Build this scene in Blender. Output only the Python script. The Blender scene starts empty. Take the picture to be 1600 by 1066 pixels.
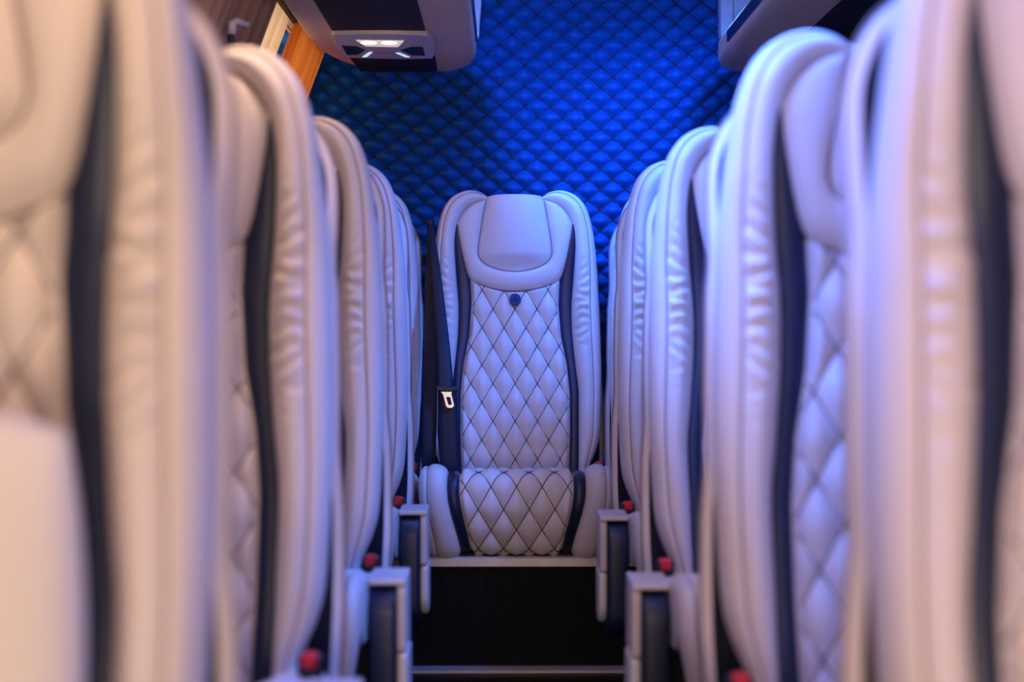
import bpy, bmesh, math, random
from mathutils import Vector, Matrix
import numpy as np
random.seed(4)
S = bpy.context.scene
C = S.collection
R = math.radians

# ------------------------------------------------------------------ camera, world, lights, exposure
CAMZ = 0.88
cd = bpy.data.cameras.new('camera'); cam = bpy.data.objects.new('camera', cd); C.objects.link(cam)
cam.location = (0, 0, CAMZ)
cam.rotation_euler = (R(90 - 1.18), 0, R(-0.334))
cd.sensor_width = 36; cd.lens = 50.18; cd.clip_start = 0.02
cd.dof.use_dof = True; cd.dof.focus_distance = 3.76; cd.dof.aperture_fstop = 2.4
S.camera = cam

w = bpy.data.worlds.new('world'); S.world = w; w.use_nodes = True
w.node_tree.nodes['Background'].inputs[0].default_value = (1.0, 0.80, 0.62, 1)
w.node_tree.nodes['Background'].inputs[1].default_value = 3.6

S.view_settings.view_transform = 'Standard'; S.view_settings.look = 'None'
S.view_settings.gamma = 1; S.view_settings.use_curve_mapping = False
S.view_settings.exposure = 0.0

def area(name, loc, target, sx, sy, col, power, spread=180):
    l = bpy.data.lights.new(name, 'AREA'); l.shape = 'RECTANGLE'; l.size = sx; l.size_y = sy
    l.color = col; l.energy = power; l.spread = R(spread)
    o = bpy.data.objects.new(name, l); C.objects.link(o); o.location = loc
    d = (Vector(target) - Vector(loc)).normalized()
    if sy > sx * 10:                       # a strip: its long axis runs along the vehicle
        zx = -d; yx = Vector((0, 1, 0)); xx = yx.cross(zx)
        o.rotation_euler = Matrix((xx, yx, zx)).transposed().to_euler()
    else:
        o.rotation_euler = d.to_track_quat('-Z', 'Y').to_euler()
    return o
BLUE = (0.035, 0.185, 1.0)
# cove strips running along the inner lips of the two overhead consoles
HC = 0.684                                 # height of the console undersides above the camera
LIPL, LIPR = -0.0728, 0.5830
def strip(side, dx, dz, y0, y1, power, spread, tilt=0.0):
    x = LIPL-dx if side < 0 else LIPR+dx
    ym = (y0+y1)/2; hz = CAMZ+HC+0.062+dz
    area('cove_strip_lamp', (x, ym, hz), (x+tilt, ym, hz-0.9), 0.016, y1-y0, BLUE, power, spread)
strip(-1, 0.030, 0.060, 1.00, 2.60, 54, 128)       # front half of the window-side cove
strip(-1, 0.069, 0.138, 3.46, 3.86, 4, 104)       # rear end of the same cove
strip(1, 0.030, 0.060, 1.20, 3.00, 20, 104, -0.1)  # the other side, dim along its length
strip(1, 0.069, 0.138, 3.50, 3.90, 3, 100)        # and its rear end
area('added_cove_fill', (LIPL-0.045, 3.16, CAMZ+HC+0.16), (0.08, 4.02, CAMZ+0.18), 0.05, 0.24, BLUE, 8, 84)  # added blue fill for the rear seat and the quilted wall
area('added_cove_fill', (LIPR+0.045, 3.48, CAMZ+HC+0.16), (0.46, 4.20, CAMZ+0.30), 0.05, 0.24, BLUE, 5.0, 72)  # added blue fill for the right part of the rear wall
area('added_cove_fill', (LIPR+0.045, 2.58, CAMZ+HC+0.16), (-0.10, 3.72, CAMZ-0.18), 0.05, 0.24, BLUE, 4.2, 58)  # added blue fill over the right seats, aimed at the rear seat
# added blue fill from the front, curtain side, aimed at the seats opposite
area('front_blue_fill', (-0.32, -0.60, 1.74), (0.50, 1.75, 0.80), 0.5, 0.06, BLUE, 8, 62)
area('cove_uplight', (LIPL-0.028, 2.10, CAMZ+HC+0.135), (LIPL+0.10, 2.10, CAMZ+HC+0.3), 0.016, 3.7, BLUE, 0.4, 175)
area('cove_uplight', (LIPR+0.028, 2.10, CAMZ+HC+0.135), (LIPR-0.10, 2.10, CAMZ+HC+0.3), 0.016, 3.7, BLUE, 0.4, 175)
# added warm fill, low at the front, and the dome lamp above the first row
area('front_warm_fill', (0.10, -0.85, 0.60), (0.08, 2.0, 0.80), 0.8, 0.5, (1.0, 0.745, 0.56), 20)
area('dome_lamp', (0.1, 0.25, 1.86), (0.05, 0.9, 0.6), 0.4, 0.25, (1.0, 0.58, 0.30), 2.8)
# reading lamps in the consoles, one above each row
for ry in (0.80, 1.65, 2.50, 3.33):
    area('reading_lamp_light', (-0.29, ry, CAMZ+HC-0.022), (-0.22, ry+0.35, 0.6), 0.08, 0.05, (1.0, 0.66, 0.45), 2.2 if ry < 2 else (0.8 if ry < 3 else 0.08))
for ry in (1.70, 2.55):
    area('reading_lamp_light', (0.80, ry, CAMZ+HC-0.022), (0.70, ry+0.35, 0.6), 0.08, 0.05, (1.0, 0.66, 0.45), 0.25)

# ------------------------------------------------------------------ materials
def mat(name, base, rough=0.5, spec=0.5, metal=0.0, noise=None, bump=None, emit=None, sheen=0.0, coat=0.0):
    m = bpy.data.materials.new(name); m.use_nodes = True
    nt = m.node_tree; b = nt.nodes['Principled BSDF']
    b.inputs['Base Color'].default_value = (*base, 1); b.inputs['Roughness'].default_value = rough
    b.inputs['Specular IOR Level'].default_value = spec; b.inputs['Metallic'].default_value = metal
    b.inputs['Sheen Weight'].default_value = sheen; b.inputs['Coat Weight'].default_value = coat
    tc = nt.nodes.new('ShaderNodeTexCoord')
    if noise:
        sc, amt, stretch = noise
        mp = nt.nodes.new('ShaderNodeMapping'); mp.inputs['Scale'].default_value = stretch
        nt.links.new(tc.outputs['Object'], mp.inputs[0])
        n = nt.nodes.new('ShaderNodeTexNoise'); n.inputs['Scale'].default_value = sc; n.inputs['Detail'].default_value = 5
        nt.links.new(mp.outputs[0], n.inputs['Vector'])
        r = nt.nodes.new('ShaderNodeValToRGB')
        r.color_ramp.elements[0].position = 0.3; r.color_ramp.elements[1].position = 0.7
        r.color_ramp.elements[0].color = (*[c*(1-amt) for c in base], 1)
        r.color_ramp.elements[1].color = (*[min(1, c*(1+amt)) for c in base], 1)
        nt.links.new(n.outputs[0], r.inputs[0]); nt.links.new(r.outputs[0], b.inputs['Base Color'])
    if bump:
        sc, st = bump
        v = nt.nodes.new('ShaderNodeTexVoronoi'); v.inputs['Scale'].default_value = sc
        nt.links.new(tc.outputs['Object'], v.inputs['Vector'])
        bp = nt.nodes.new('ShaderNodeBump'); bp.inputs['Strength'].default_value = st; bp.inputs['Distance'].default_value = 0.0006
        nt.links.new(v.outputs[0], bp.inputs['Height']); nt.links.new(bp.outputs[0], b.inputs['Normal'])
    if emit:
        b.inputs['Emission Color'].default_value = (*emit[0], 1); b.inputs['Emission Strength'].default_value = emit[1]
    return m
M = {}
M['cream'] = mat('cream_leather', (0.80, 0.71, 0.66), 0.43, 0.45, noise=(9, 0.03, (1,1,1)), bump=(900, 0.25))
M['navy'] = mat('navy_leather', (0.006, 0.014, 0.050), 0.36, 0.5, bump=(900, 0.2))
M['quiltnavy'] = mat('navy_quilted_leather', (0.002, 0.078, 0.29), 0.48, 0.22, bump=(600, 0.2))
M['gap_shade'] = mat('gap_shade_dark', (0.006, 0.008, 0.020), 0.7, 0.2)  # near-black, puts the shade of the shell gap into the colour
M['thread'] = mat('dark_thread', (0.03, 0.03, 0.06), 0.7, 0.2)
M['piping'] = mat('taupe_piping', (0.30, 0.24, 0.24), 0.5, 0.4)
M['webbing'] = mat('black_webbing', (0.008, 0.012, 0.03), 0.55, 0.4, bump=(500, 0.4))
M['plastic'] = mat('cream_plastic', (0.66, 0.58, 0.55), 0.38, 0.5)
M['white_plastic'] = mat('pale_plastic', (0.80, 0.76, 0.72), 0.35, 0.5)
M['black'] = mat('black_plastic', (0.012, 0.012, 0.016), 0.45, 0.5)
M['red'] = mat('red_button', (0.75, 0.012, 0.02), 0.35, 0.5)
M['steel'] = mat('chrome', (0.62, 0.62, 0.66), 0.32, 0.5, 1.0)
M['darksteel'] = mat('dark_steel', (0.02, 0.02, 0.025), 0.5, 0.5, 0.6)
M['floor'] = mat('dark_wood_vinyl', (0.005, 0.005, 0.008), 0.5, 0.1, noise=(14, 0.6, (14, 1, 0.6)))
M['trim'] = mat('aluminium_trim', (0.62, 0.56, 0.53), 0.35, 0.5, 0.5, noise=(20, 0.08, (1,1,1)))
M['console'] = mat('beige_headlining', (0.74, 0.50, 0.35), 0.6, 0.35, noise=(5, 0.03, (1,1,1)))
M['inset'] = mat('dark_suede', (0.016, 0.013, 0.022), 0.8, 0.3, noise=(60, 0.15, (1,1,1)))
M['white_panel'] = mat('white_liner', (0.80, 0.78, 0.80), 0.6, 0.3, noise=(60, 0.06, (1,1,1)))
M['wall'] = mat('grey_liner', (0.30, 0.24, 0.22), 0.7, 0.3)
M['brown'] = mat('brown_curtain_cloth', (0.42, 0.25, 0.17), 0.8, 0.2)
M['lens'] = mat('lamp_lens', (0.9, 0.85, 0.8), 0.15, 0.6, emit=((1.0, 0.80, 0.68), 0.55))
M['bulb'] = mat('lamp_bulb', (1, 1, 1), 0.3, 0.5, emit=((1.0, 0.86, 0.76), 3.0))
M['accent'] = mat('accent_lamp', (0.8, 0.9, 1), 0.3, 0.5, emit=((0.42, 0.68, 1.0), 1.0))
M['emblem'] = mat('blue_embroidery', (0.03, 0.06, 0.20), 0.6, 0.3)
M['rail'] = mat('black_rail', (0.01, 0.01, 0.012), 0.5, 0.4)
M['seal'] = mat('rubber_seal', (0.02, 0.02, 0.02), 0.7, 0.3)
def cloth(name, base, trans):
    m = mat(name, base, 0.8, 0.15); nt = m.node_tree; b = nt.nodes['Principled BSDF']
    t = nt.nodes.new('ShaderNodeBsdfTranslucent'); t.inputs[0].default_value = (*base, 1)
    mx = nt.nodes.new('ShaderNodeMixShader'); mx.inputs[0].default_value = trans
    nt.links.new(b.outputs[0], mx.inputs[1]); nt.links.new(t.outputs[0], mx.inputs[2])
    nt.links.new(mx.outputs[0], nt.nodes['Material Output'].inputs[0]); return m
M['orange'] = cloth('amber_curtain_cloth', (0.80, 0.26, 0.05), 0.6)
M['sheer'] = cloth('peach_sheer_cloth', (0.95, 0.72, 0.50), 0.7)
g = bpy.data.materials.new('window_glass'); g.use_nodes = True
gb = g.node_tree.nodes['Principled BSDF']; gb.inputs['Transmission Weight'].default_value = 1.0
gb.inputs['Roughness'].default_value = 0.03; gb.inputs['Base Color'].default_value = (0.55, 0.60, 0.62, 1); gb.inputs['IOR'].default_value = 1.1
M['glass'] = g

# ------------------------------------------------------------------ helpers
def link(name, me, parent=None, m=None, smooth=True):
    if m and not me.materials: me.materials.append(m)
    o = bpy.data.objects.new(name, me); C.objects.link(o)
    if parent: o.parent = parent
    return o
def mesh(name, verts, faces, m=None, smooth=True):
    me = bpy.data.meshes.new(name); me.from_pydata([tuple(v) for v in verts], [], faces)
    me.update()
    bm = bmesh.new(); bm.from_mesh(me); bmesh.ops.remove_doubles(bm, verts=bm.verts, dist=1e-6)
    bmesh.ops.recalc_face_normals(bm, faces=bm.faces); bm.to_mesh(me); bm.free()
    if smooth:
        me.polygons.foreach_set('use_smooth', [True]*len(me.polygons))
    if m: me.materials.append(m)
    return me
def grid(name, P, m, closed=False):
    """P: list of rows of points."""
    nr, nc = len(P), len(P[0]); V = [p for r in P for p in r]; F = []
    for i in range(nr-1):
        for j in range(nc-1 if not closed else nc):
            k = (j+1) % nc
            F.append((i*nc+j, i*nc+k, (i+1)*nc+k, (i+1)*nc+j))
    return mesh(name, V, F, m)
class MB:
    def __init__(s): s.v = []; s.f = []
    def add(s, V, F):
        k = len(s.v); s.v += [tuple(p) for p in V]; s.f += [tuple(i+k for i in q) for q in F]
    def tube(s, pts, r, n=6, caps=True):
        pts = [Vector(p) for p in pts]; V = []; F = []
        for i, p in enumerate(pts):
            a = pts[max(0, i-1)]; b = pts[min(len(pts)-1, i+1)]; d = (b-a).normalized()
            up = Vector((0, 1, 0)) if abs(d.y) < 0.9 else Vector((0, 0, 1))
            x = d.cross(up).normalized(); y = x.cross(d)
            rr = r[i] if isinstance(r, (list, tuple)) else r
            for k in range(n):
                t = 2*math.pi*k/n; V.append(p + x*rr*math.cos(t) + y*rr*math.sin(t))
        for i in range(len(pts)-1):
            for k in range(n):
                F.append((i*n+k, i*n+(k+1) % n, (i+1)*n+(k+1) % n, (i+1)*n+k))
        if caps:
            F.append(tuple(range(n))); F.append(tuple(range((len(pts)-1)*n, len(pts)*n)))
        s.add(V, F)
    def mesh(s, name, m, smooth=True): return mesh(name, s.v, s.f, m, smooth)
def bevel_mesh(bm, bev, seg=3):
    bmesh.ops.bevel(bm, geom=list(bm.edges), offset=bev, segments=seg, profile=0.5, affect='EDGES', clamp_overlap=True)
def box(name, lo, hi, m, bev=0.0, seg=2):
    bm = bmesh.new(); bmesh.ops.create_cube(bm, size=1)
    for v in bm.verts:
        v.co = Vector([lo[i] + (v.co[i]+0.5)*(hi[i]-lo[i]) for i in range(3)])
    if bev: bevel_mesh(bm, bev, seg)
    me = bpy.data.meshes.new(name); bm.to_mesh(me); bm.free()
    if m: me.materials.append(m)
    return me
def prism(name, poly, axis, a, b, m, bev=0.0, seg=2, smooth=False):
    """extrude a 2D polygon along axis (0,1,2) from a to b; poly holds the other two coords in order."""
    bm = bmesh.new()
    def P(q, t):
        c = [q[0], q[1]]; c.insert(axis, t); return c
    vs = [bm.verts.new(P(q, a)) for q in poly]; f = bm.faces.new(vs)
    r = bmesh.ops.extrude_face_region(bm, geom=[f])
    for e in r['geom']:
        if isinstance(e, bmesh.types.BMVert): e.co[axis] = b
    bmesh.ops.recalc_face_normals(bm, faces=bm.faces)
    if bev:
        es = [e for e in bm.edges if e.calc_face_angle(0) > 0.6]
        bmesh.ops.bevel(bm, geom=es, offset=bev, segments=seg, profile=0.5, affect='EDGES', clamp_overlap=True)
    me = bpy.data.meshes.new(name); bm.to_mesh(me); bm.free()
    if smooth: me.polygons.foreach_set('use_smooth', [True]*len(me.polygons))
    if m: me.materials.append(m)
    return me
def thing(name, label, cat, loc=(0, 0, 0), group=None):
    o = bpy.data.objects.new(name, None); C.objects.link(o); o.location = loc; o.empty_display_size = 0.05
    o['label'] = label; o['category'] = cat
    if group: o['group'] = group
    return o
def struct(o): o['kind'] = 'structure'; return o
def lerp(a, b, t): return a + (b-a)*t
def sst(a, b, x):
    t = min(1, max(0, (x-a)/(b-a))); return t*t*(3-2*t)
def interp(xs, ys, x): return float(np.interp(x, xs, ys))
def catmull(pts, n):
    """n points along a Catmull-Rom spline through pts."""
    P = [np.array(p, float) for p in pts]; P = [2*P[0]-P[1]] + P + [2*P[-1]-P[-2]]
    out = []; m = len(pts)-1
    for i in range(n):
        t = i/(n-1)*m; k = min(int(t), m-1); f = t-k
        a, b, c, d = P[k], P[k+1], P[k+2], P[k+3]
        out.append(0.5*((2*b) + (c-a)*f + (2*a-5*b+4*c-d)*f*f + (3*b-a-3*c+d)*f**3))
    return out

# ------------------------------------------------------------------ the vehicle shell
def z(h): return CAMZ + h
WALL_Y = 4.20
XC = 0.2551
# floor and rear platform
struct(link('floor', box('floor', (-0.78, -1.7, -0.04), (1.24, 4.3, 0.0), M['floor'])))
struct(link('platform', box('platform', (-0.73, 3.485, 0.0), (1.19, WALL_Y-0.01, 0.276), M['floor'])))
t1 = struct(link('trim_1', prism('trim_1', [(3.470, 0.258), (3.470, 0.277), (3.474, 0.281), (3.54, 0.281), (3.54, 0.2765), (3.484, 0.2765), (3.484, 0.258)], 0, -0.70, 1.15, M['trim'])))
t2 = struct(link('trim_2', prism('trim_2', [(3.455, 0.0), (3.455, 0.007), (3.472, 0.012), (3.484, 0.012), (3.484, 0.0)], 0, -0.70, 1.15, M['trim'])))
# left wall: vertical below, leaning in above; one window near the rear
LP = [(-0.75, 0.0), (-0.75, 1.15), (-0.57, 1.625), (-0.44, 1.90)]
def wall_strip(name, prof, y0, y1, thick, m):
    # prof: list of (x,z), thickness outward (-x)
    s = -1 if prof[0][0] < XC else 1
    poly = prof + [(x+s*thick, zz) for x, zz in reversed(prof)]
    return prism(name, [(p[0], p[1]) for p in poly], 1, y0, y1, m)
def wl(zz): return interp([0, 1.15, 1.625, 1.90], [-0.75, -0.75, -0.57, -0.44], zz)
wlobj = struct(link('wall_left', wall_strip('wall_left', [(-0.75, 0), (-0.75, 1.15), (wl(1.2), 1.2)], -1.7, 4.3, 0.05, M['wall'])))
struct(link('trim_3', wall_strip('trim_3', [(wl(1.66), 1.66), (-0.44, 1.90)], -1.7, 4.3, 0.05, M['console'])))
struct(link('trim_4', wall_strip('trim_4', [(wl(1.2), 1.2), (wl(1.66), 1.66)], -1.7, 2.55, 0.05, M['wall'])))
struct(link('trim_5', wall_strip('trim_5', [(wl(1.2), 1.2), (wl(1.66), 1.66)], 4.12, 4.3, 0.05, M['wall'])))
wp = struct(link('window_1', wall_strip('window_1', [(wl(1.2)-0.035, 1.2), (wl(1.66)-0.035, 1.66)], 2.55, 4.12, 0.006, M['glass'])))
link('window_seal', wall_strip('window_seal', [(wl(1.2)-0.02, 1.2), (wl(1.225)-0.02, 1.225)], 2.55, 4.12, 0.03, M['seal']), wp)
struct(link('wall_right', prism('wall_right', [(XC*2-x, zz) for x, zz in LP] + [(XC*2-x+0.05, zz) for x, zz in reversed(LP)], 1, -1.7, 4.3, M['wall'])))
struct(link('ceiling', box('ceiling', (-0.5, -1.7, 1.90), (0.97, 4.3, 1.94), M['white_panel'])))
struct(link('wall_front', box('wall_front', (-0.8, -1.75, 0), (1.26, -1.7, 1.94), M['wall'])))
# rear wall with quilted upholstery
rw = struct(link('wall_rear', box('wall_rear', (-0.80, WALL_Y+0.03, 0), (1.26, WALL_Y+0.08, 1.94), M['navy'])))
def pillow(a, b, p=0.5): return (abs(math.sin(math.pi*a))*abs(math.sin(math.pi*b)))**p
QU, QV = 0.0742, 0.0604
def rear_quilt():
    rows = []; nx, nz = 500, 440
    x0, x1, z0, z1 = -0.73, 1.19, 0.30, 1.895
    for j in range(nz+1):
        zz = lerp(z0, z1, j/nz); r = []
        for i in range(nx+1):
            x = lerp(x0, x1, i/nx)
            q = 0.10*(x-XC)**2                       # cloth drawn up a little towards the sides
            a = (x-0.285)/QU + (zz-q-1.36)/QV; b = (x-0.285)/QU - (zz-q-1.36)/QV
            d = 0.024*pillow(a, b, 0.6)
            r.append((x, WALL_Y+0.028-d, zz))
        rows.append(r)
    return grid('quilted_upholstery', rows, M['quiltnavy'])
qo = link('quilted_upholstery', rear_quilt(), rw)
mb = MB()
for sgn in (1, -1):
    for k in range(-46, 47):
        seg = []
        for i in range(121):
            zz = lerp(0.95, 1.885, i/120)
            u = (k - sgn*(zz-1.36)/QV)*QU
            x = 0.285 + u
            for _ in range(2):
                q = 0.10*(x-XC)**2; x = 0.285 + (k - sgn*(zz-q-1.36)/QV)*QU
            if -0.72 < x < 1.18: seg.append((x, WALL_Y+0.0225, zz))
            else:
                if len(seg) > 2: mb.tube(seg, 0.0020, 4, False)
                seg = []
        if len(seg) > 2: mb.tube(seg, 0.0020, 4, False)
link('stitching', mb.mesh('wall_stitching', M['thread']), qo)
# white liner corners either side of the quilting above the consoles
def liner(name, x0t, x0b, x1, zb):
    return prism(name, [(x0b, zb), (x0t, 1.895), (x1, 1.895), (x1, zb)], 1, WALL_Y-0.03, WALL_Y+0.02, M['white_panel'], 0.004)
a = struct(link('trim_6', liner('trim_6', 0.628, 0.633, 1.0, z(0.80))))
link('liner_seam', box('liner_seam', (0.667, WALL_Y-0.0315, z(0.80)), (0.6695, WALL_Y-0.0295, 1.89), M['piping']), a)
struct(link('trim_7', liner('trim_7', -0.058, -0.072, -0.5, z(0.80))))

# ------------------------------------------------------------------ overhead consoles
def console_outline(n=14, inset=0.0):
    # plan in console space: p = distance outward from the inner edge, y along the vehicle
    y0, y1, wd = -0.6, 4.10, 0.420
    pts = [(inset, y0+inset)]
    rx, ry = 0.09, 0.27
    for k in range(n+1):
        t = math.pi/2*k/n
        pts.append((inset + (rx)*(1-math.cos(t)), y1-inset-ry*(1-math.sin(t))))
    rx, ry = 0.176, 0.46
    for k in range(n+1):
        t = math.pi/2*k/n
        pts.append((wd-inset-rx*(1-math.sin(t)), y1-inset-ry*(1-math.cos(t))))
    pts.append((wd-inset, y0+inset))
    return pts
def build_console(edge, sg, label):
    r = thing('overhead_console', label, 'console', (edge, 0, z(HC)), 'overhead consoles')
    rings = [(0.035, 0.0), (0.012, 0.0015), (0.004, 0.006), (0.0, 0.014), (0.0, 0.05), (0.006, 0.06), (0.03, 0.062)]
    P = [[(sg*p, y, hh) for p, y in console_outline(inset=ins)] for ins, hh in rings]
    nc = len(P[0]); V = [p for q in P for p in q]; F = []
    for i in range(len(P)-1):
        for j in range(nc):
            k = (j+1) % nc; F.append((i*nc+j, i*nc+k, (i+1)*nc+k, (i+1)*nc+j))
    F.append(tuple(range(nc))); F.append(tuple(range((len(P)-1)*nc, len(P)*nc)))
    me = mesh('console_tray', V, F, M['console'])
    link('console_tray', me, r)
    link('console_lip', box('console_lip', (min(sg*-0.004, sg*0.004), -0.55, 0.016), (max(sg*-0.004, sg*0.004), 3.72, 0.047), M['navy'], 0.003), r)
    x0, x1 = sorted((sg*0.105, sg*0.41))
    link('console_housing', box('console_housing', (x0, -0.55, 0.058), (x1, 3.85, 0.335), M['white_panel']), r)
    return r
def cprism(name, poly, sg, a, b, m, bev=0.0):
    return prism(name, [(sg*p, y) for p, y in poly], 2, a, b, m, bev)
LC = build_console(LIPL, -1, 'beige overhead console with a lit reading lamp unit, above the curtained window side')
RC = build_console(LIPR, 1, 'beige overhead console without a lamp in view, above the second blue lit seat')
# dark insets
link('inset_panel', cprism('inset_panel', [(0.117, -0.5), (0.117, 3.48), (0.344, 3.48), (0.344, -0.5)], -1, -0.0025, 0.004, M['inset'], 0.001), LC)
link('inset_panel', cprism('inset_panel', [(0.110, 3.79), (0.114, 4.05), (0.123, 4.07), (0.333, 4.07), (0.344, 3.79)], -1, -0.0025, 0.004, M['inset'], 0.001), LC)
link('inset_panel', cprism('inset_panel', [(0.158, -0.5), (0.158, 3.64), (0.386, 3.64), (0.386, -0.5)], 1, -0.0025, 0.004, M['inset'], 0.001), RC)
# reading lamp unit: plan polygon from the photograph's ray directions
def cp(px, py):      # pixel on the console underside -> (p, y)
    d = HC*2230/(487-py); return (-((px-787)/2230*d) + LIPL, d)
bez = [cp(*q) for q in [(519, 50), (524, 48.5), (560, 48), (600, 47.8), (640, 48.5), (668, 50.5), (675, 54), (679, 62), (680, 72), (679, 82), (676, 86.5), (640, 87.5), (600, 87), (560, 86), (541, 85), (533, 78), (525, 66)]]
bz = link('reading_lamp', cprism('reading_lamp', bez, -1, -0.012, 0.004, M['plastic'], 0.003), LC)
lens = [cp(*q) for q in [(557, 57), (632, 58), (623, 67.5), (572, 66.5)]]
ln = link('lamp_lens', cprism('lamp_lens', lens, -1, -0.0135, -0.010, M['lens'], 0.0008), bz)
for px in (577, 609):
    mb = MB(); c = cp(px, 60.5)
    V = []; n = 14
    for k in range(n):
        t = 2*math.pi*k/n; V.append((-(c[0]+0.020*math.cos(t)), c[1]+0.022*math.sin(t), -0.0138))
    V.append((-c[0], c[1], -0.0165))
    mb.add(V, [(k, (k+1) % n, n) for k in range(n)] + [tuple(range(n))])
    link('lamp_bulb', mb.mesh('lamp_bulb', M['bulb']), bz)
for q in ([(534.5, 65.5), (559, 67), (572, 73), (560, 80.5), (543.5, 80.5)], [(626, 73), (643, 67.5), (661, 67.5), (665, 81.5), (644, 80.8)]):
    link('vent', cprism('vent', [cp(*p) for p in q], -1, -0.0128, -0.008, M['black'], 0.0006), bz)
for q in ([(578, 76), (583, 76), (574, 83.5), (567, 83.5)], [(619, 77), (625, 77), (641, 83.5), (634, 83.5)]):
    link('accent_light', cprism('accent_light', [cp(*p) for p in q], -1, -0.0135, -0.009, M['accent'], 0.0004), bz)
link('accent_groove', cprism('accent_groove', [cp(*p) for p in [(583, 76.4), (619, 77), (619, 78), (583, 77.4)]], -1, -0.0124, -0.009, M['piping']), bz)

# ------------------------------------------------------------------ curtains at the left window
def curtain(name, y0, y1, zt, zb, off, amp, folds, m, nz=16, gather=0.0):
    rows = []; n = folds*12
    for j in range(nz+1):
        zz = lerp(zt, zb, j/nz); r = []
        for i in range(n+1):
            s = i/n; y = lerp(y0, y1, s) + gather*math.sin(j/nz*math.pi)*(0.5-s)
            ph = s*folds*2*math.pi
            f = math.sin(ph + 0.6*math.sin(ph*0.5+j*0.12))*amp*(0.75+0.25*math.sin(s*17))
            r.append((wl(zz)+off+f, y+0.3*amp*math.cos(ph), zz))
        rows.append(r)
    o = link(name, grid(name, rows, m)); return o
def tag(o, label, cat, group=None):
    o['label'] = label; o['category'] = cat
    if group: o['group'] = group
    return o
c1 = curtain('curtain', 2.36, 3.36, 1.64, 1.08, 0.042, 0.028, 13, M['brown'])
tag(c1, 'brown pleated curtain drawn over the window, the nearer of the two dark ones', 'curtain')
c2 = curtain('curtain', 3.61, 4.08, 1.635, 1.25, 0.058, 0.018, 7, M['orange'])
tag(c2, 'glowing amber orange curtain at the rear end of the window beside the quilted wall', 'curtain')
c3 = curtain('sheer_curtain', 3.37, 3.64, 1.648, 1.08, 0.024, 0.012, 7, M['sheer'])
tag(c3, 'pale peach sheer curtain between the brown and the orange curtain', 'curtain')
rl = thing('curtain_rail', 'black curtain rail along the top of the side window', 'rail', (0, 0, 0))
link('rail_bar', wall_strip('rail_bar', [(wl(1.615)+0.050, 1.612), (wl(1.65)+0.050, 1.652)], 3.35, 4.14, 0.012, M['rail']), rl)
hk = thing('curtain_tieback', 'small pale tieback hook holding the brown curtain', 'hook', (-0.556, 2.93, 1.468))
mb = MB(); mb.tube([(0, 0, -0.12), (0.0, 0, -0.03), (0.002, 0.0, -0.004)], [0.006, 0.007, 0.007], 8)
link('hook_stem', mb.mesh('hook_stem', M['black']), hk)
mb = MB(); mb.tube([(0.0, 0, -0.022), (0.002, 0.0, 0.0), (0.008, 0.01, 0.008), (0.03, 0.03, 0.004)], [0.009, 0.009, 0.008, 0.005], 8)
link('hook_tip', mb.mesh('hook_tip', M['white_plastic']), hk)

# ------------------------------------------------------------------ the seats
KU, KV = 578.0, 581.0
def U(px): return px/KU
def Vv(py): return (745-py)/KV
def bend(v):
    if v < 0.15: return 0.0
    return 0.85*(0.26*(v-0.15)**2/0.8 if v < 0.55 else 0.052+0.26*(v-0.55))
def W0(v): return 0.012*math.exp(-((v-0.24)/0.17)**2) + 0.020*sst(0.50, 0.68, v) - 0.012*sst(0.70, 0.80, v)
def pt(u, v, wv): return (u, -wv-bend(v), v)             # forward is -y

PANEL_Y = [430, 477, 524, 568, 615, 674, 770]; PANEL_W = [71, 69, 73, 82, 86, 86, 83]
def panel_hw(v): return U(interp(PANEL_Y, PANEL_W, 745-v*KV))
def panel_top(u): 
    return Vv(interp([0, 20, 40, 60, 72], [452, 450.5, 446, 438.5, 433], abs(u)*KU))
PU, PV_, PV0 = 34.7/KU, 59.5/KV, Vv(541)
def panel_w(u, v):
    hw = panel_hw(v); top = panel_top(u)
    a = u/PU + (v-PV0)/PV_; b = u/PU - (v-PV0)/PV_
    e = min(1, (hw-abs(u))/0.012, (top-v)/0.012); e = max(0, e)
    return W0(v) - 0.010*(1-sst(0, 1, e)) + 0.0155*pillow(a, b, 0.7)*sst(0, 1, e) + 0.10*(u*u)
def mk_panel():
    rows = []; nu, nv = 84, 250
    for j in range(nv+1):
        r = []
        for i in range(nu+1):
            s = -1+2*i/nu
            u = s*0.13; 
            # two passes so that width follows the height
            v = lerp(-0.04, panel_top(s*panel_hw(0.5)), j/nv); u = s*panel_hw(v)
            v = lerp(-0.04, panel_top(u), j/nv); u = s*panel_hw(v)
            r.append(pt(u, v, panel_w(u, v)))
        rows.append(r)
    return grid('quilted_back', rows, M['cream'])
def lattice(fw, umax, vlo, vhi, pu, pv, pv0, inside, P, rad, mb):
    for sgn in (1, -1):
        for k in range(-14, 15):
            seg = []
            n = 260
            for i in range(n+1):
                v = lerp(vlo, vhi, i/n); u = (k + sgn*(v-pv0)/pv)*pu
                if inside(u, v): seg.append(P(u, v, fw(u, v)+0.0020))
                else:
                    if len(seg) > 2: mb.tube(seg, rad, 4, False)
                    seg = []
            if len(seg) > 2: mb.tube(seg, rad, 4, False)
def mk_back_stitch():
    mb = MB()
    lattice(panel_w, 0.15, -0.03, 0.60, PU, PV_, PV0, lambda u, v: abs(u) < panel_hw(v)-0.003 and v < panel_top(u)-0.003, pt, 0.0010, mb)
    return mb.mesh('stitching', M['thread'])
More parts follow.
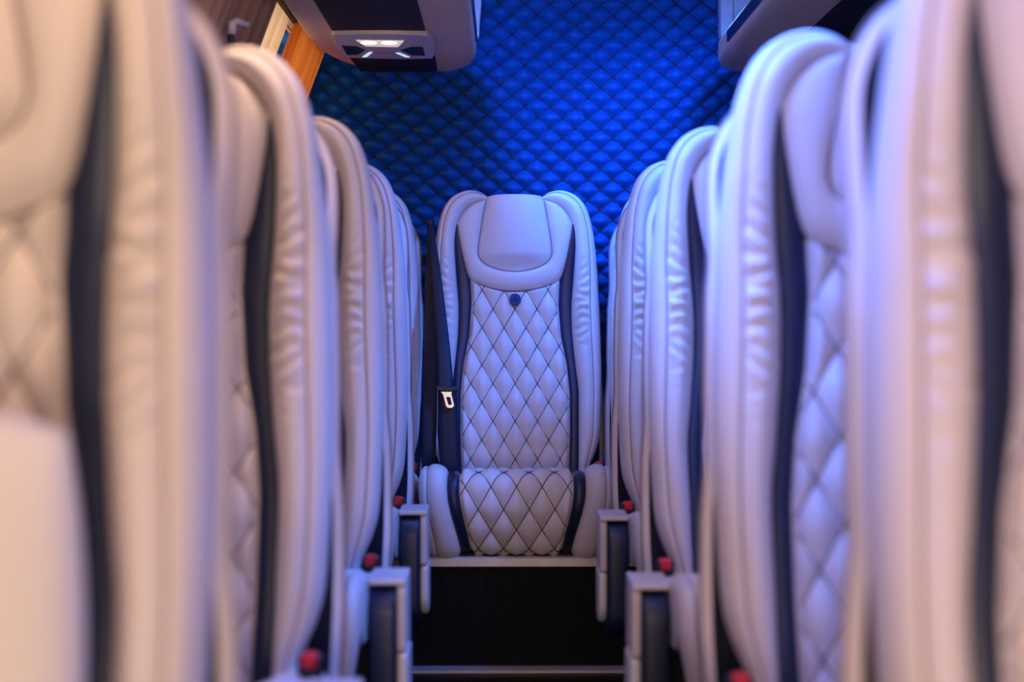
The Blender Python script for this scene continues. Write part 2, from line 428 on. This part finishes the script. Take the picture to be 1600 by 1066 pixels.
def mk_emblem():
    mb = MB(); u0, v0 = 0, Vv(468); rr = 9.2/KU
    n = 28; V = []; F = []
    wb = W0(v0) + 0.0150
    def ring(r0, r1, w1, w2):
        V = []; F = []
        for k in range(n):
            t = 2*math.pi*k/n
            for r_, w_ in ((r0, w1), (r1, w2)): V.append(pt(u0+r_*math.cos(t), v0+r_*math.sin(t), w_))
        for k in range(n):
            j = (k+1) % n; F.append((2*k, 2*j, 2*j+1, 2*k+1))
        mb.add(V, F)
    ring(rr, rr*0.985, wb-0.006, wb+0.0010); ring(rr*0.985, rr*0.86, wb+0.0010, wb+0.0010); ring(rr*0.86, rr*0.85, wb+0.0010, wb)
    V = [pt(0, v0, wb)] + [pt(rr*0.86*math.cos(2*math.pi*k/n), v0+rr*0.86*math.sin(2*math.pi*k/n), wb) for k in range(n)]
    mb.add(V, [(0, k+1, (k+1) % n+1) for k in range(n)])
    disc = mb.mesh('emblem', M['emblem'])
    sb = MB(); V = [pt(0, v0, wb+0.0022)]
    for k in range(6):
        t = math.pi/2 + k*math.pi/3; r_ = rr*0.88 if k % 2 == 0 else rr*0.16
        V.append(pt(r_*math.cos(t), v0+r_*math.sin(t), wb+0.0010))
    sb.add(V, [(0, k+1, (k+1) % 6+1) for k in range(6)])
    return disc, sb.mesh('emblem_star', M['thread'], False)
# side bolster
B_IN = [(98, 775), (98, 738), (98.5, 700), (98.5, 674), (99, 615), (94.5, 572), (90, 524), (89, 477), (92.5, 430), (95, 388), (94, 366), (91, 351), (84, 336), (73, 324), (60, 318), (49, 315.5), (43.5, 313)]
B_OUT = [(108, 775), (113, 738), (127, 702), (132.5, 674), (135, 615), (135.5, 572), (134.5, 524), (133, 477), (131, 430), (127, 388), (122.5, 356), (114.5, 328), (103, 310.5), (88, 300.5), (71, 297), (55, 300.5), (44, 307)]
NB = 150
bin_ = [(U(a), Vv(b)) for a, b in catmull(B_IN, NB)]
bout = [(U(a), Vv(b)) for a, b in catmull(B_OUT, NB)]
SEC = [(0.0, -0.010), (0.015, -0.002), (0.05, 0.008), (0.12, 0.017), (0.22, 0.024), (0.34, 0.028), (0.46, 0.028), (0.56, 0.0255), (0.62, 0.0225), (0.655, 0.0185), (0.69, 0.0215), (0.76, 0.0205), (0.84, 0.016), (0.91, 0.009), (0.96, 0.000), (0.99, -0.010), (1.0, -0.022), (0.99, -0.034), (0.95, -0.044), (0.85, -0.048)]
def bol_scale(i):
    a, b = bin_[i], bout[i]; wd = math.hypot(b[0]-a[0], b[1]-a[1])
    return min(1, max(0.22, wd/0.058))
rw_ = random.Random(11)
WR = [(0.30+0.022*k+rw_.uniform(-0.004, 0.004), rw_.uniform(0.55, 1.0), rw_.uniform(-0.03, 0.035), rw_.uniform(0.0, 0.25), rw_.uniform(0.85, 1.05)) for k in range(14)]
def wrinkle(f, v):
    d = 0
    if f > 0.64: return 0
    for vc, am, sl, f0, f1 in WR:
        x = v - vc - sl*(f-0.3)*0.9 - 0.004*math.sin(f*9+vc*40)
        env = sst(f0-0.12, f0+0.15, f)*(1-sst(f1*0.64-0.1, f1*0.64+0.02, f))
        g = 2.0*math.exp(-((vc-0.45)/0.10)**2)
        d += am*g*env*(0.0042*math.exp(-(x/0.0065)**2) - 0.0048*math.exp(-((x-0.010)/0.0050)**2))
    return d
def bol_point(i, f, wv, extra=True):
    a, b = bin_[i], bout[i]; k = bol_scale(i)
    u = lerp(a[0], b[0], f); v = lerp(a[1], b[1], f)
    base = W0(v)*(1-0.3*f)
    wv2 = wv*k if wv > 0 else wv
    lift = 0.012*math.exp(-((v-0.42)/0.22)**2)*sst(0.0, 0.35, f)*k
    return u, v, base + wv2 + lift*(1 if wv > -0.02 else 0.6)
def mk_bolster(sg):
    rows = []
    # densify the section for wrinkles
    sec = []
    for q in range(len(SEC)-1):
        n = 3 if SEC[q][0] < 0.6 and SEC[q+1][0] <= 0.66 else 1
        for k in range(n): sec.append((lerp(SEC[q][0], SEC[q+1][0], k/n), lerp(SEC[q][1], SEC[q+1][1], k/n)))
    sec.append(SEC[-1])
    # resample rows: more rows where the wrinkles are
    for i in range(NB*2-1):
        i0 = i//2; fr = 0.5*(i % 2); r = []
        for n, (f, wv) in enumerate(sec):
            p = bol_point(i0, f, wv)
            if fr:
                q = bol_point(i0+1, f, wv); p = tuple((x+y)/2 for x, y in zip(p, q))
            tail = n > len(sec)-6
            wr = 0 if tail else wrinkle(f, p[1])
            r.append(pt(sg*p[0], p[1], p[2]+wr))
        rows.append(r)
    return grid('side_bolster', rows, M['cream'])
def mk_bol_piping(sg):
    mb = MB()
    pts = []
    for i in range(0, NB, 1):
        p = bol_point(i, 0.655, 0.0195); pts.append(pt(sg*p[0], p[1], p[2]+0.0005))
    mb.tube(pts, 0.0016, 5)
    return mb.mesh('piping', M['piping'])
# navy accent strip between panel and bolster
def mk_accent(sg):
    rows = []
    ys = np.linspace(775, 352, 110)
    for yy in ys:
        v = Vv(yy)
        inn = interp([352, 359, 386, 418, 434, 469, 524, 572, 615, 674, 775], [91, 89, 82, 75, 71, 69, 73, 82, 86, 86, 83], yy)
        out = interp([352, 366, 388, 430, 477, 524, 572, 615, 674, 775], [92, 94.5, 95.5, 93, 89.5, 90.5, 95, 99.5, 99, 98.5], yy)
        r = []
        for k in range(9):
            s = k/8; u = U(lerp(inn-1.5, out+2, s))
            wv = W0(v) - 0.004 + 0.003*(1-(2*s-1)**2) - 0.006*(abs(2*s-1)**6)
            r.append(pt(sg*u, v, wv))
        rows.append(r)
    return grid('accent_strip', rows, M['navy'])
# headrest surround and pad
S_OUT = [(43, 314), (52, 316), (66, 320), (79, 330), (88, 344), (91, 356), (86, 386), (79, 414), (70.5, 434), (55, 442), (38, 447.5), (18, 451), (0, 452)]
S_IN = [(45, 311), (46, 316), (47.5, 323), (49, 331), (51, 343), (53.5, 358), (57.5, 384), (58, 398), (51, 409.5), (38, 416.5), (25, 420.5), (12, 422.5), (0, 423)]
def mk_surround():
    o = catmull(S_OUT, 70); i = catmull(S_IN, 70)
    o = o + [(-a, b) for a, b in reversed(o[:-1])]; i = i + [(-a, b) for a, b in reversed(i[:-1])]
    rows = []
    for (a, b), (c, d) in zip(o, i):
        r = []
        wd = math.hypot(a-c, b-d)/KU
        for k in range(13):
            s = k/12
            u = U(lerp(a, c, s)); v = Vv(lerp(b, d, s))
            puff = min(1, wd/0.04)*(0.012*(1-abs(2*s-1)**2.6)) - 0.006*(1-sst(0, 0.12, min(s, 1-s)))
            r.append(pt(u, v, W0(v)+puff+0.006*s))
        rows.append(r)
    return grid('head_surround', rows, M['cream'])
PADY = [300, 309, 339, 378, 394, 402, 408, 413, 417, 420, 422, 423]; PADW = [44, 45, 50.5, 57, 58.2, 56.5, 52.5, 46, 37, 26, 14, 0.5]
def mk_pad():
    rows = []
    ys = list(423-np.linspace(0, 1, 26)**1.6*34) + list(np.linspace(388, 312, 28))
    for yy in ys:
        v = Vv(yy); hw = U(interp(PADY, PADW, yy)); r = []
        e = sst(0, 1, (423-yy)/26)
        for k in range(25):
            s = -1+k/12; u = s*hw
            puff = 0.022*(1-abs(s)**3.2)*e - 0.004*(abs(s)**10)
            r.append(pt(u, v, W0(v)+0.003+puff-0.006*sst(330, 310, yy)*0))
        rows.append(r)
    # roll over the top
    v0, hw = Vv(312), U(45.2)
    for t in np.linspace(0.12, 1.0, 9):
        an = t*math.pi/2; r = []
        for k in range(25):
            s = -1+k/12; u = s*hw*(1-0.02*t)
            puff = 0.022*(1-abs(s)**3.2) - 0.004*abs(s)**10
            ww = W0(v0)+0.003+puff - (0.020)*(1-math.cos(an)) - 0.05*max(0, t-0.6)
            r.append(pt(u, v0+0.009*math.sin(an), ww))
        rows.append(r)
    last = rows[-1]; rows.append([(x, y+0.06, zz-0.002) for x, y, zz in last]); rows.append([(x, y+0.09, zz-0.03) for x, y, zz in last])
    return grid('head_pad', rows, M['cream'])
def mk_pad_piping():
    mb = MB(); i = catmull(S_IN, 60); i = i + [(-a, b) for a, b in reversed(i[:-1])]
    mb.tube([pt(U(a), Vv(b), W0(Vv(b))+0.0035) for a, b in i], 0.0012, 5)
    o = catmull(S_OUT[7:], 30); o = o + [(-a, b) for a, b in reversed(o[:-1])]
    mb.tube([pt(U(a), Vv(b), W0(Vv(b))-0.003) for a, b in o], 0.0011, 5)
    return mb.mesh('piping', M['piping'])
# back shell and a dark band that paints the shaded gap between shell and cushion
def outline(inset):
    b = bout[::3]; pts = [(x, v) for x, v in b]
    full = pts + [(U(15), Vv(309)), (-U(15), Vv(309))] + [(-x, v) for x, v in reversed(pts)]
    P = np.array(full); out = []
    n = len(P)
    for k in range(n):
        a = P[max(0, k-1)]; b = P[min(n-1, k+1)]; d = b-a; d /= (np.linalg.norm(d)+1e-9)
        nrm = np.array([-d[1], d[0]])
        q = P[k] + nrm*inset
        out.append((q[0], q[1]))
    return out
def gap(v): return 0.004 + 0.068*sst(0.42, 0.70, v) + 0.030*(1-sst(0.10, 0.30, v))
def shell_outline(inset):
    out = []
    for u, v in outline(inset):
        hw = U(interp([0.0, 0.08, 0.25, 0.45], [140, 141.5, 141, 138.5], v)) - inset
        k = 1-sst(0.20, 0.34, v)
        if abs(u) > 0.10: u = math.copysign(lerp(abs(u), hw, k), u)
        u += math.copysign((0.011*sst(0.50, 0.68, v) - 0.005*sst(0.26, 0.36, v)*(1-sst(0.46, 0.56, v)))*min(1, abs(u)/0.12), u)
        out.append((u, v - 0.028*sst(0.62, 0.79, v)))
    return out
def mk_shell():
    rings = [(0.10, 0.004), (0.030, 0.004), (0.014, 0.002), (0.005, -0.003), (0.001, -0.010), (0.0, -0.022), (0.002, -0.034), (0.008, -0.044), (0.022, -0.052), (0.05, -0.057), (0.10, -0.060)]
    rows = []
    for ins, ww in rings:
        rows.append([pt(u*(1 if ins < 0.09 else 0.3), v, -0.046-gap(v)+ww+0.3*W0(v)) for u, v in shell_outline(ins if ins < 0.09 else 0.05)])
    return grid('back_shell', rows, M['cream'])
def mk_shell_piping():
    mb = MB(); mb.tube([pt(u, v, -0.046-gap(v)-0.008+0.3*W0(v)) for u, v in shell_outline(-0.0005)], 0.0016, 5)
    return mb.mesh('piping', M['piping'])
def mk_gap_band():
    rows = []
    for ins, fr in ((0.016, 0), (0.030, 0.25), (0.030, 1.0)):
        rows.append([pt(u, v, lerp(-0.030, -0.046-gap(v)+0.007, fr)+0.35*W0(v)) for u, v in outline(ins)])
    for ins, ww in ((0.022, 0.0075), (0.015, 0.0072), (0.0125, 0.003)):
        so = shell_outline(0.0)
        rows.append([pt(u*(1-ins/max(0.06, abs(u))*(1 if abs(u) > 0.06 else abs(u)/0.06)), v-ins*sst(0.60, 0.78, v), -0.046-gap(v)+ww+0.3*W0(v)) for u, v in so])
    return grid('shell_gap_band', rows, M['gap_shade'])
# cushion: profile from under the front lip up over and back (y, z)
CP = [(-0.318, -0.152), (-0.345, -0.138), (-0.368, -0.085), (-0.380, -0.035), (-0.377, 0.008), (-0.360, 0.036), (-0.325, 0.045), (-0.27, 0.040), (-0.15, 0.018), (-0.05, 0.0), (0.04, -0.015)]
NC = 120
cprof = catmull(CP, NC)
carc = [0.0]
for i in range(1, NC): carc.append(carc[-1] + float(np.linalg.norm(cprof[i]-cprof[i-1])))
cnrm = []
for i in range(NC):
    d = cprof[min(NC-1, i+1)]-cprof[max(0, i-1)]; d = d/np.linalg.norm(d); n = np.array([-d[1], d[0]])
    cnrm.append(n)
def cpos(u, arc, off):
    y = interp(carc, [p[0] for p in cprof], arc); zz = interp(carc, [p[1] for p in cprof], arc)
    ny = interp(carc, [p[0] for p in cnrm], arc); nz = interp(carc, [p[1] for p in cnrm], arc)
    return (u, y+ny*off, zz+nz*off)
# the profile runs bottom->lip->back; the left-hand normal must point outward (forward / up)
if cnrm[20][0] > 0: cnrm = [-n for n in cnrm]
LIP = carc[int(NC*0.6)]
def taper(arc): return lerp(0.80, 1.0, sst(0.0, 0.19, arc))
CPU_, CPV_ = 0.0620, 0.107
CPV0 = 0.085
def c_hw(arc): return 0.140*taper(arc)
def cush_w(u, arc):
    a = u/CPU_ + (arc-CPV0)/CPV_; b = u/CPU_ - (arc-CPV0)/CPV_
    e = sst(0, 1, max(0, min(1, (c_hw(arc)-abs(u))/0.012)))
    return 0.0110*pillow(a, b, 0.7)*e - 0.007*(1-e)
def mk_cquilt():
    rows = []; top = carc[-1]
    for j in range(171):
        arc = top*j/170; r = []
        for i in range(73):
            u = (-1+2*i/72)*c_hw(arc); r.append(cpos(u, arc, cush_w(u, arc)))
        rows.append(r)
    return grid('quilted_seat', rows, M['cream'])
def mk_cstitch():
    mb = MB()
    lattice(cush_w, 0.15, 0.003, carc[-1]-0.08, CPU_, CPV_, CPV0, lambda u, v: abs(u) < c_hw(v)-0.003, cpos, 0.0010, mb)
    return mb.mesh('stitching', M['thread'])
def mk_caccent(sg):
    rows = []
    for j in range(70):
        arc = carc[-1]*j/69; t = taper(arc); r = []
        for k in range(7):
            s = k/6; r.append(cpos(sg*lerp(0.138, 0.170, s)*t, arc, -0.001+0.004*(1-(2*s-1)**2)-0.006*abs(2*s-1)**6))
        rows.append(r)
    return grid('seat_accent', rows, M['navy'])
CSEC = [(0.0, -0.008), (0.03, 0.002), (0.10, 0.010), (0.22, 0.016), (0.40, 0.020), (0.56, 0.019), (0.66, 0.015), (0.70, 0.010), (0.74, 0.014), (0.82, 0.014), (0.90, 0.010), (0.96, 0.002), (1.0, -0.012), (1.0, -0.03), (0.99, -0.06), (0.97, -0.085)]
def mk_cbolster(sg):
    rows = []
    for j in range(90):
        arc = carc[-1]*j/89; t = taper(arc); r = []
        for f, ww in CSEC:
            r.append(cpos(sg*lerp(0.167*t, 0.238*lerp(1, t, 0.45), f), arc, ww))
        rows.append(r)
    return grid('seat_bolster', rows, M['cream'])
def mk_cpiping(sg):
    mb = MB(); pts = []
    for j in range(60):
        arc = carc[-1]*j/59; t = taper(arc); pts.append(cpos(sg*lerp(0.167*t, 0.238*lerp(1, t, 0.45), 0.70), arc, 0.0115))
    mb.tube(pts, 0.0016, 5); return mb.mesh('piping', M['piping'])
def mk_pan():
    poly = [(-0.305, -0.140), (-0.34, -0.09), (-0.35, -0.03), (-0.33, 0.0), (0.03, -0.05), (0.03, -0.145)]
    return prism('seat_pan', poly, 0, -0.175, 0.175, M['black'], 0.006)
# armrest hanging beside the cushion on the aisle side
def rr(cx, cy, hx, hy, r, n=6):
    """rounded rectangle; r = four corner radii (++, -+, --, +-)."""
    pts = []
    for q, (sx, sy) in enumerate(((1, 1), (-1, 1), (-1, -1), (1, -1))):
        ra = r[q]
        for k in range(n+1):
            t = math.pi/2*(q + k/n); pts.append((cx+sx*(hx-ra)+ra*math.cos(t), cy+sy*(hy-ra)+ra*math.sin(t)))
    return pts
def mk_arm(sg):
    # local x measured outward from the seat's edge (0.236) towards the aisle
    def xs(a, b): return tuple(sorted((sg*(0.238+a), sg*(0.238+b))))
    a, b = xs(0.000, 0.042)
    pad = prism('armrest_pad', rr(-0.215, -0.083, 0.052, 0.1165, (0.02, 0.045, 0.05, 0.03), 8), 0, a, b, M['navy'], 0.007, 3, True)
    cap_side = prism('armrest_cap', rr(-0.200, -0.015, 0.050, 0.055, (0.016, 0.02, 0.008, 0.008), 6), 0, *xs(0.042, 0.056), M['plastic'], 0.004, 3)
    top = prism('armrest_top', rr(-0.205, 0.0375, 0.050, 0.0045, (0.004, 0.004, 0.002, 0.002), 4), 0, *xs(0.000, 0.056), M['plastic'], 0.003, 2)
    hinge = prism('hinge_cover', rr(-0.200, -0.122, 0.048, 0.052, (0.008, 0.008, 0.044, 0.044), 8), 0, *xs(0.042, 0.058), M['white_plastic'], 0.006, 3)
    return pad, cap_side, top, hinge
def mk_buckle(sg):
    x = sg*0.222
    h = box('buckle', (x-0.014, -0.055, -0.03), (x+0.014, -0.028, 0.040), M['black'], 0.004, 2)
    b = box('release_button', (x-0.0095, -0.0585, 0.026), (x+0.0095, -0.033, 0.0435), M['red'], 0.005, 3)
    return h, b
def mk_legs(h):
    out = []
    for y0 in (-0.28, -0.03):
        for sx in (-1, 1):
            x = sx*0.14
            out.append(prism('leg', [(x-0.018, y0-0.02), (x+0.018, y0-0.02), (x+0.018, y0+0.02), (x-0.018, y0+0.02)], 2, -h, -0.140, M['darksteel'], 0.005))
    return out
CACHE = {}
def get(key, fn):
    if key not in CACHE: CACHE[key] = fn()
    return CACHE[key]
def add_seat(label, x, y, zz, recline, aisle, floor_z=0.0, arm=True):
    r = thing('passenger_seat', label, 'seat', (x, y, zz), 'cream leather passenger seats')
    rot = (-R(recline), 0, 0)
    def back(name, key, fn, parent=None):
        o = link(name, get(key, fn), parent or r)
        if parent is None: o.rotation_euler = rot
        return o
    p = back('quilted_back', 'panel', mk_panel)
    back('stitching', 'bst', mk_back_stitch, p)
    if 'emb' not in CACHE: CACHE['emb'], CACHE['emb2'] = mk_emblem()
    e = link('emblem', CACHE['emb'], r); e.rotation_euler = rot; e['label'] = 'round blue emblem with a three-pointed star'
    link('emblem_star', CACHE['emb2'], e)
    for s in (-1, 1):
        b = back('side_bolster', ('bol', s), lambda: mk_bolster(s)); back('piping', ('bp', s), lambda: mk_bol_piping(s), b)
        back('accent_strip', ('acc', s), lambda: mk_accent(s))
    back('head_surround', 'sur', mk_surround)
    hp = back('head_pad', 'pad', mk_pad); back('piping', 'padp', mk_pad_piping, hp)
    sh = back('back_shell', 'shell', mk_shell); back('piping', 'shp', mk_shell_piping, sh)
    back('shell_gap_band', 'gap_band', mk_gap_band)
    q = link('quilted_seat', get('cq', mk_cquilt), r); link('stitching', get('cst', mk_cstitch), q)
    for s in (-1, 1):
        link('seat_accent', get(('ca', s), lambda: mk_caccent(s)), r)
        b = link('seat_bolster', get(('cb', s), lambda: mk_cbolster(s)), r); link('piping', get(('cpp', s), lambda: mk_cpiping(s)), b)
    link('seat_pan', get('pan', mk_pan), r)
    if aisle and arm:
        pad, cap, top, hinge = get(('arm', aisle), lambda: mk_arm(aisle))
        a = link('armrest', pad, r); a['label'] = 'navy padded armrest with pale plastic cap'
        link('armrest_cap', cap, a); link('armrest_top', top, a); link('hinge_cover', hinge, a)
    h, b = get(('buck', aisle or 1), lambda: mk_buckle(aisle or 1))
    o = link('buckle', h, r); link('release_button', b, o)
    if zz-floor_z > 0.2:
        for lg in get(('legs', round(zz-floor_z, 3)), lambda: mk_legs(zz-floor_z)): link('leg', lg, r)
    return r
HW = 0.2345
XL, XR = -0.213, 0.247
ZS = 0.44
add_seat('nearest cream seat on the curtain side, with an ivory cushion on it', XL-HW, 0.97, ZS, 14, 1)
add_seat('second seat on the curtain side, pinkish headrest and black stripe below the brown curtain', XL-HW, 1.70, ZS, 14, 1)
add_seat('third seat on the curtain side, mostly hidden behind the pinkish second seat', -0.205-HW, 2.37, ZS, 13, 1)
add_seat('fourth and last single seat on the belt side, a thin sliver before the rear row', XL-HW, 3.10, ZS, 14, 1)
add_seat('nearest cream seat at the right edge, warm pale bolster and black stripe out of focus', 0.272+HW, 0.98, ZS, 14, -1)
add_seat('second seat on the blue lit side, big lilac headrest against the dark console', XR+HW, 1.60, ZS, 14, -1)
add_seat('third seat on the blue lit side with creased bolster, behind the big lilac headrest', XR+HW, 2.33, ZS, 19, -1)
add_seat('fourth seat on the blue lit side, narrow creased bolster beside the rear row', XR+HW, 3.02, ZS, 15, -1)
RX = 0.031
add_seat('rear centre seat facing down the aisle with quilted diamonds and belt, in sharp focus', RX, 3.82, ZS, 14, 1, 0.289, arm=False)
add_seat('rear row seat just past the hanging black belt, only its edge in view', RX-0.488, 3.78, ZS, 14, 1, 0.289, arm=False)
add_seat('rear row seat on the blue lit side, only its edge beside the centre seat', RX+0.489, 3.77, ZS, 14, 1, 0.289, arm=False)

# ------------------------------------------------------------------ seat belt hanging beside the rear centre seat
def px3(px, py, d): return Vector(((px-787)/2230*d, d, CAMZ-(py-487)/2230*d))
def ribbon(name, pts, m, th=0.0016):
    """pts: (left px, right px, py, depth)"""
    sm = catmull(pts, 40); rows = []
    L = [px3(a, py, d) for a, b, py, d in sm]; Rr = [px3(b, py, d) for a, b, py, d in sm]
    V = []; F = []; n = len(sm); K = 5
    for side in (0, 1):
        for i in range(n):
            for k in range(K):
                s = k/(K-1); p = L[i].lerp(Rr[i], s) + Vector((0, side*th - 0.002*math.sin(math.pi*s), 0)); V.append(p)
    def id_(side, i, k): return side*n*K + i*K + k
    for i in range(n-1):
        for k in range(K-1):
            F.append((id_(0, i, k), id_(0, i, k+1), id_(0, i+1, k+1), id_(0, i+1, k)))
            F.append((id_(1, i, k), id_(1, i+1, k), id_(1, i+1, k+1), id_(1, i, k+1)))
        F.append((id_(0, i, 0), id_(0, i+1, 0), id_(1, i+1, 0), id_(1, i, 0)))
        F.append((id_(0, i, K-1), id_(1, i, K-1), id_(1, i+1, K-1), id_(0, i+1, K-1)))
    return mesh(name, V, F, m)
sb = thing('seat_belt', 'black seat belt with chrome tongue hanging beside the rear centre seat', 'seat belt', (0, 0, 0))
link('long_strap', ribbon('long_strap', [(668, 676, 350, 3.90), (665, 681, 420, 3.84), (661, 683, 520, 3.76), (658, 683, 620, 3.70), (657, 681, 700, 3.68), (659, 679, 745, 3.70)], M['webbing']), sb)
link('shoulder_strap', ribbon('shoulder_strap', [(670, 677, 352, 3.885), (674, 688, 420, 3.80), (679, 697, 490, 3.74), (682, 704, 550, 3.68), (682, 708, 600, 3.655), (684, 707, 612, 3.655)], M['webbing']), sb)
link('lap_strap', ribbon('lap_strap', [(684, 714, 606, 3.665), (684, 715, 640, 3.66), (684, 717, 690, 3.655), (687, 718, 720, 3.655), (691, 720, 750, 3.66)], M['webbing']), sb)
d = 3.645
def pxprism(name, poly, d, th, m, bev):
    bm = bmesh.new(); vs = [bm.verts.new(px3(a, b, d)) for a, b in poly]; f = bm.faces.new(vs)
    r = bmesh.ops.extrude_face_region(bm, geom=[f])
    for e in r['geom']:
        if isinstance(e, bmesh.types.BMVert): e.co.y += th
    bmesh.ops.recalc_face_normals(bm, faces=bm.faces)
    bmesh.ops.bevel(bm, geom=list(bm.edges), offset=bev, segments=2, profile=0.5, affect='EDGES', clamp_overlap=True)
    me = bpy.data.meshes.new(name); bm.to_mesh(me); bm.free(); me.materials.append(m); return me
tg = link('tongue_guide', pxprism('tongue_guide', [(681, 603.5), (700, 605), (714.5, 604), (714, 608), (706, 611.5), (692, 612), (682, 609)], d, 0.008, M['black'], 0.001), sb)
# tongue plate with a slot
out = [(689, 612.5), (706, 612.5), (705, 616), (709.5, 634), (706, 637.5), (700, 637.5), (697, 635), (692.5, 617)]
inn = [(696.5, 620.5), (703.5, 620.5), (703.8, 622), (706, 631.5), (704.5, 633), (701, 633), (700, 631.5), (697.5, 623)]
V = []; F = []; n = 8
for dd in (d-0.002, d+0.002):
    for lst in (out, inn):
        V += [px3(a, b, dd) for a, b in lst]
def I(s, l, k): return s*16 + l*8 + k % 8
for k in range(8):
    F.append((I(0, 0, k), I(0, 0, k+1), I(0, 1, k+1), I(0, 1, k))); F.append((I(1, 0, k), I(1, 1, k), I(1, 1, k+1), I(1, 0, k+1)))
    F.append((I(0, 0, k), I(1, 0, k), I(1, 0, k+1), I(0, 0, k+1))); F.append((I(0, 1, k), I(0, 1, k+1), I(1, 1, k+1), I(1, 1, k)))
o = link('tongue_plate', mesh('tongue_plate', V, F, M['steel'], False), sb); o['label'] = 'chrome belt tongue with a slot'
link('belt_anchor', box('belt_anchor', tuple(px3(667, 357, 3.92)), tuple(px3(678, 343, 3.95)), M['darksteel'], 0.003), sb)

# ------------------------------------------------------------------ plump cushion on the nearest left seat
def pillow_mesh():
    V = []; n = 40; rows = []
    for side in (1, -1):
        rs = []
        for j in range(n+1):
            r = []
            for i in range(n+1):
                s, t = -1+2*i/n, -1+2*j/n
                k = (1-abs(s)**3.2)**0.55*(1-abs(t)**3.2)**0.55 if abs(s) < 1 and abs(t) < 1 else 0
                sq = 1-0.07*(s*s*t*t)-0.04*(s*s+t*t-1)*0
                r.append((0.155*s*(1-0.05*t*t)*sq, -side*0.055*k, 0.19*t*(1-0.06*s*s)*sq))
            rs.append(r)
        rows.append(rs)
    V = []; F = []
    for rs in rows:
        b = len(V); V += [p for r in rs for p in r]
        for j in range(n):
            for i in range(n): F.append((b+j*(n+1)+i, b+j*(n+1)+i+1, b+(j+1)*(n+1)+i+1, b+(j+1)*(n+1)+i))
    return mesh('loose_cushion', V, F, M['white_plastic'])
M['cushion'] = mat('ivory_cloth', (0.86, 0.80, 0.74), 0.75, 0.2, bump=(700, 0.3))
cu = thing('loose_cushion', 'plump ivory cushion leaning on the nearest left seat back', 'cushion', (-0.412, 0.872, 0.640))
pm = pillow_mesh(); pm.materials.clear(); pm.materials.append(M['cushion'])
o = link('cushion_cover', pm, cu); o.rotation_euler = (R(-9), 0, 0)
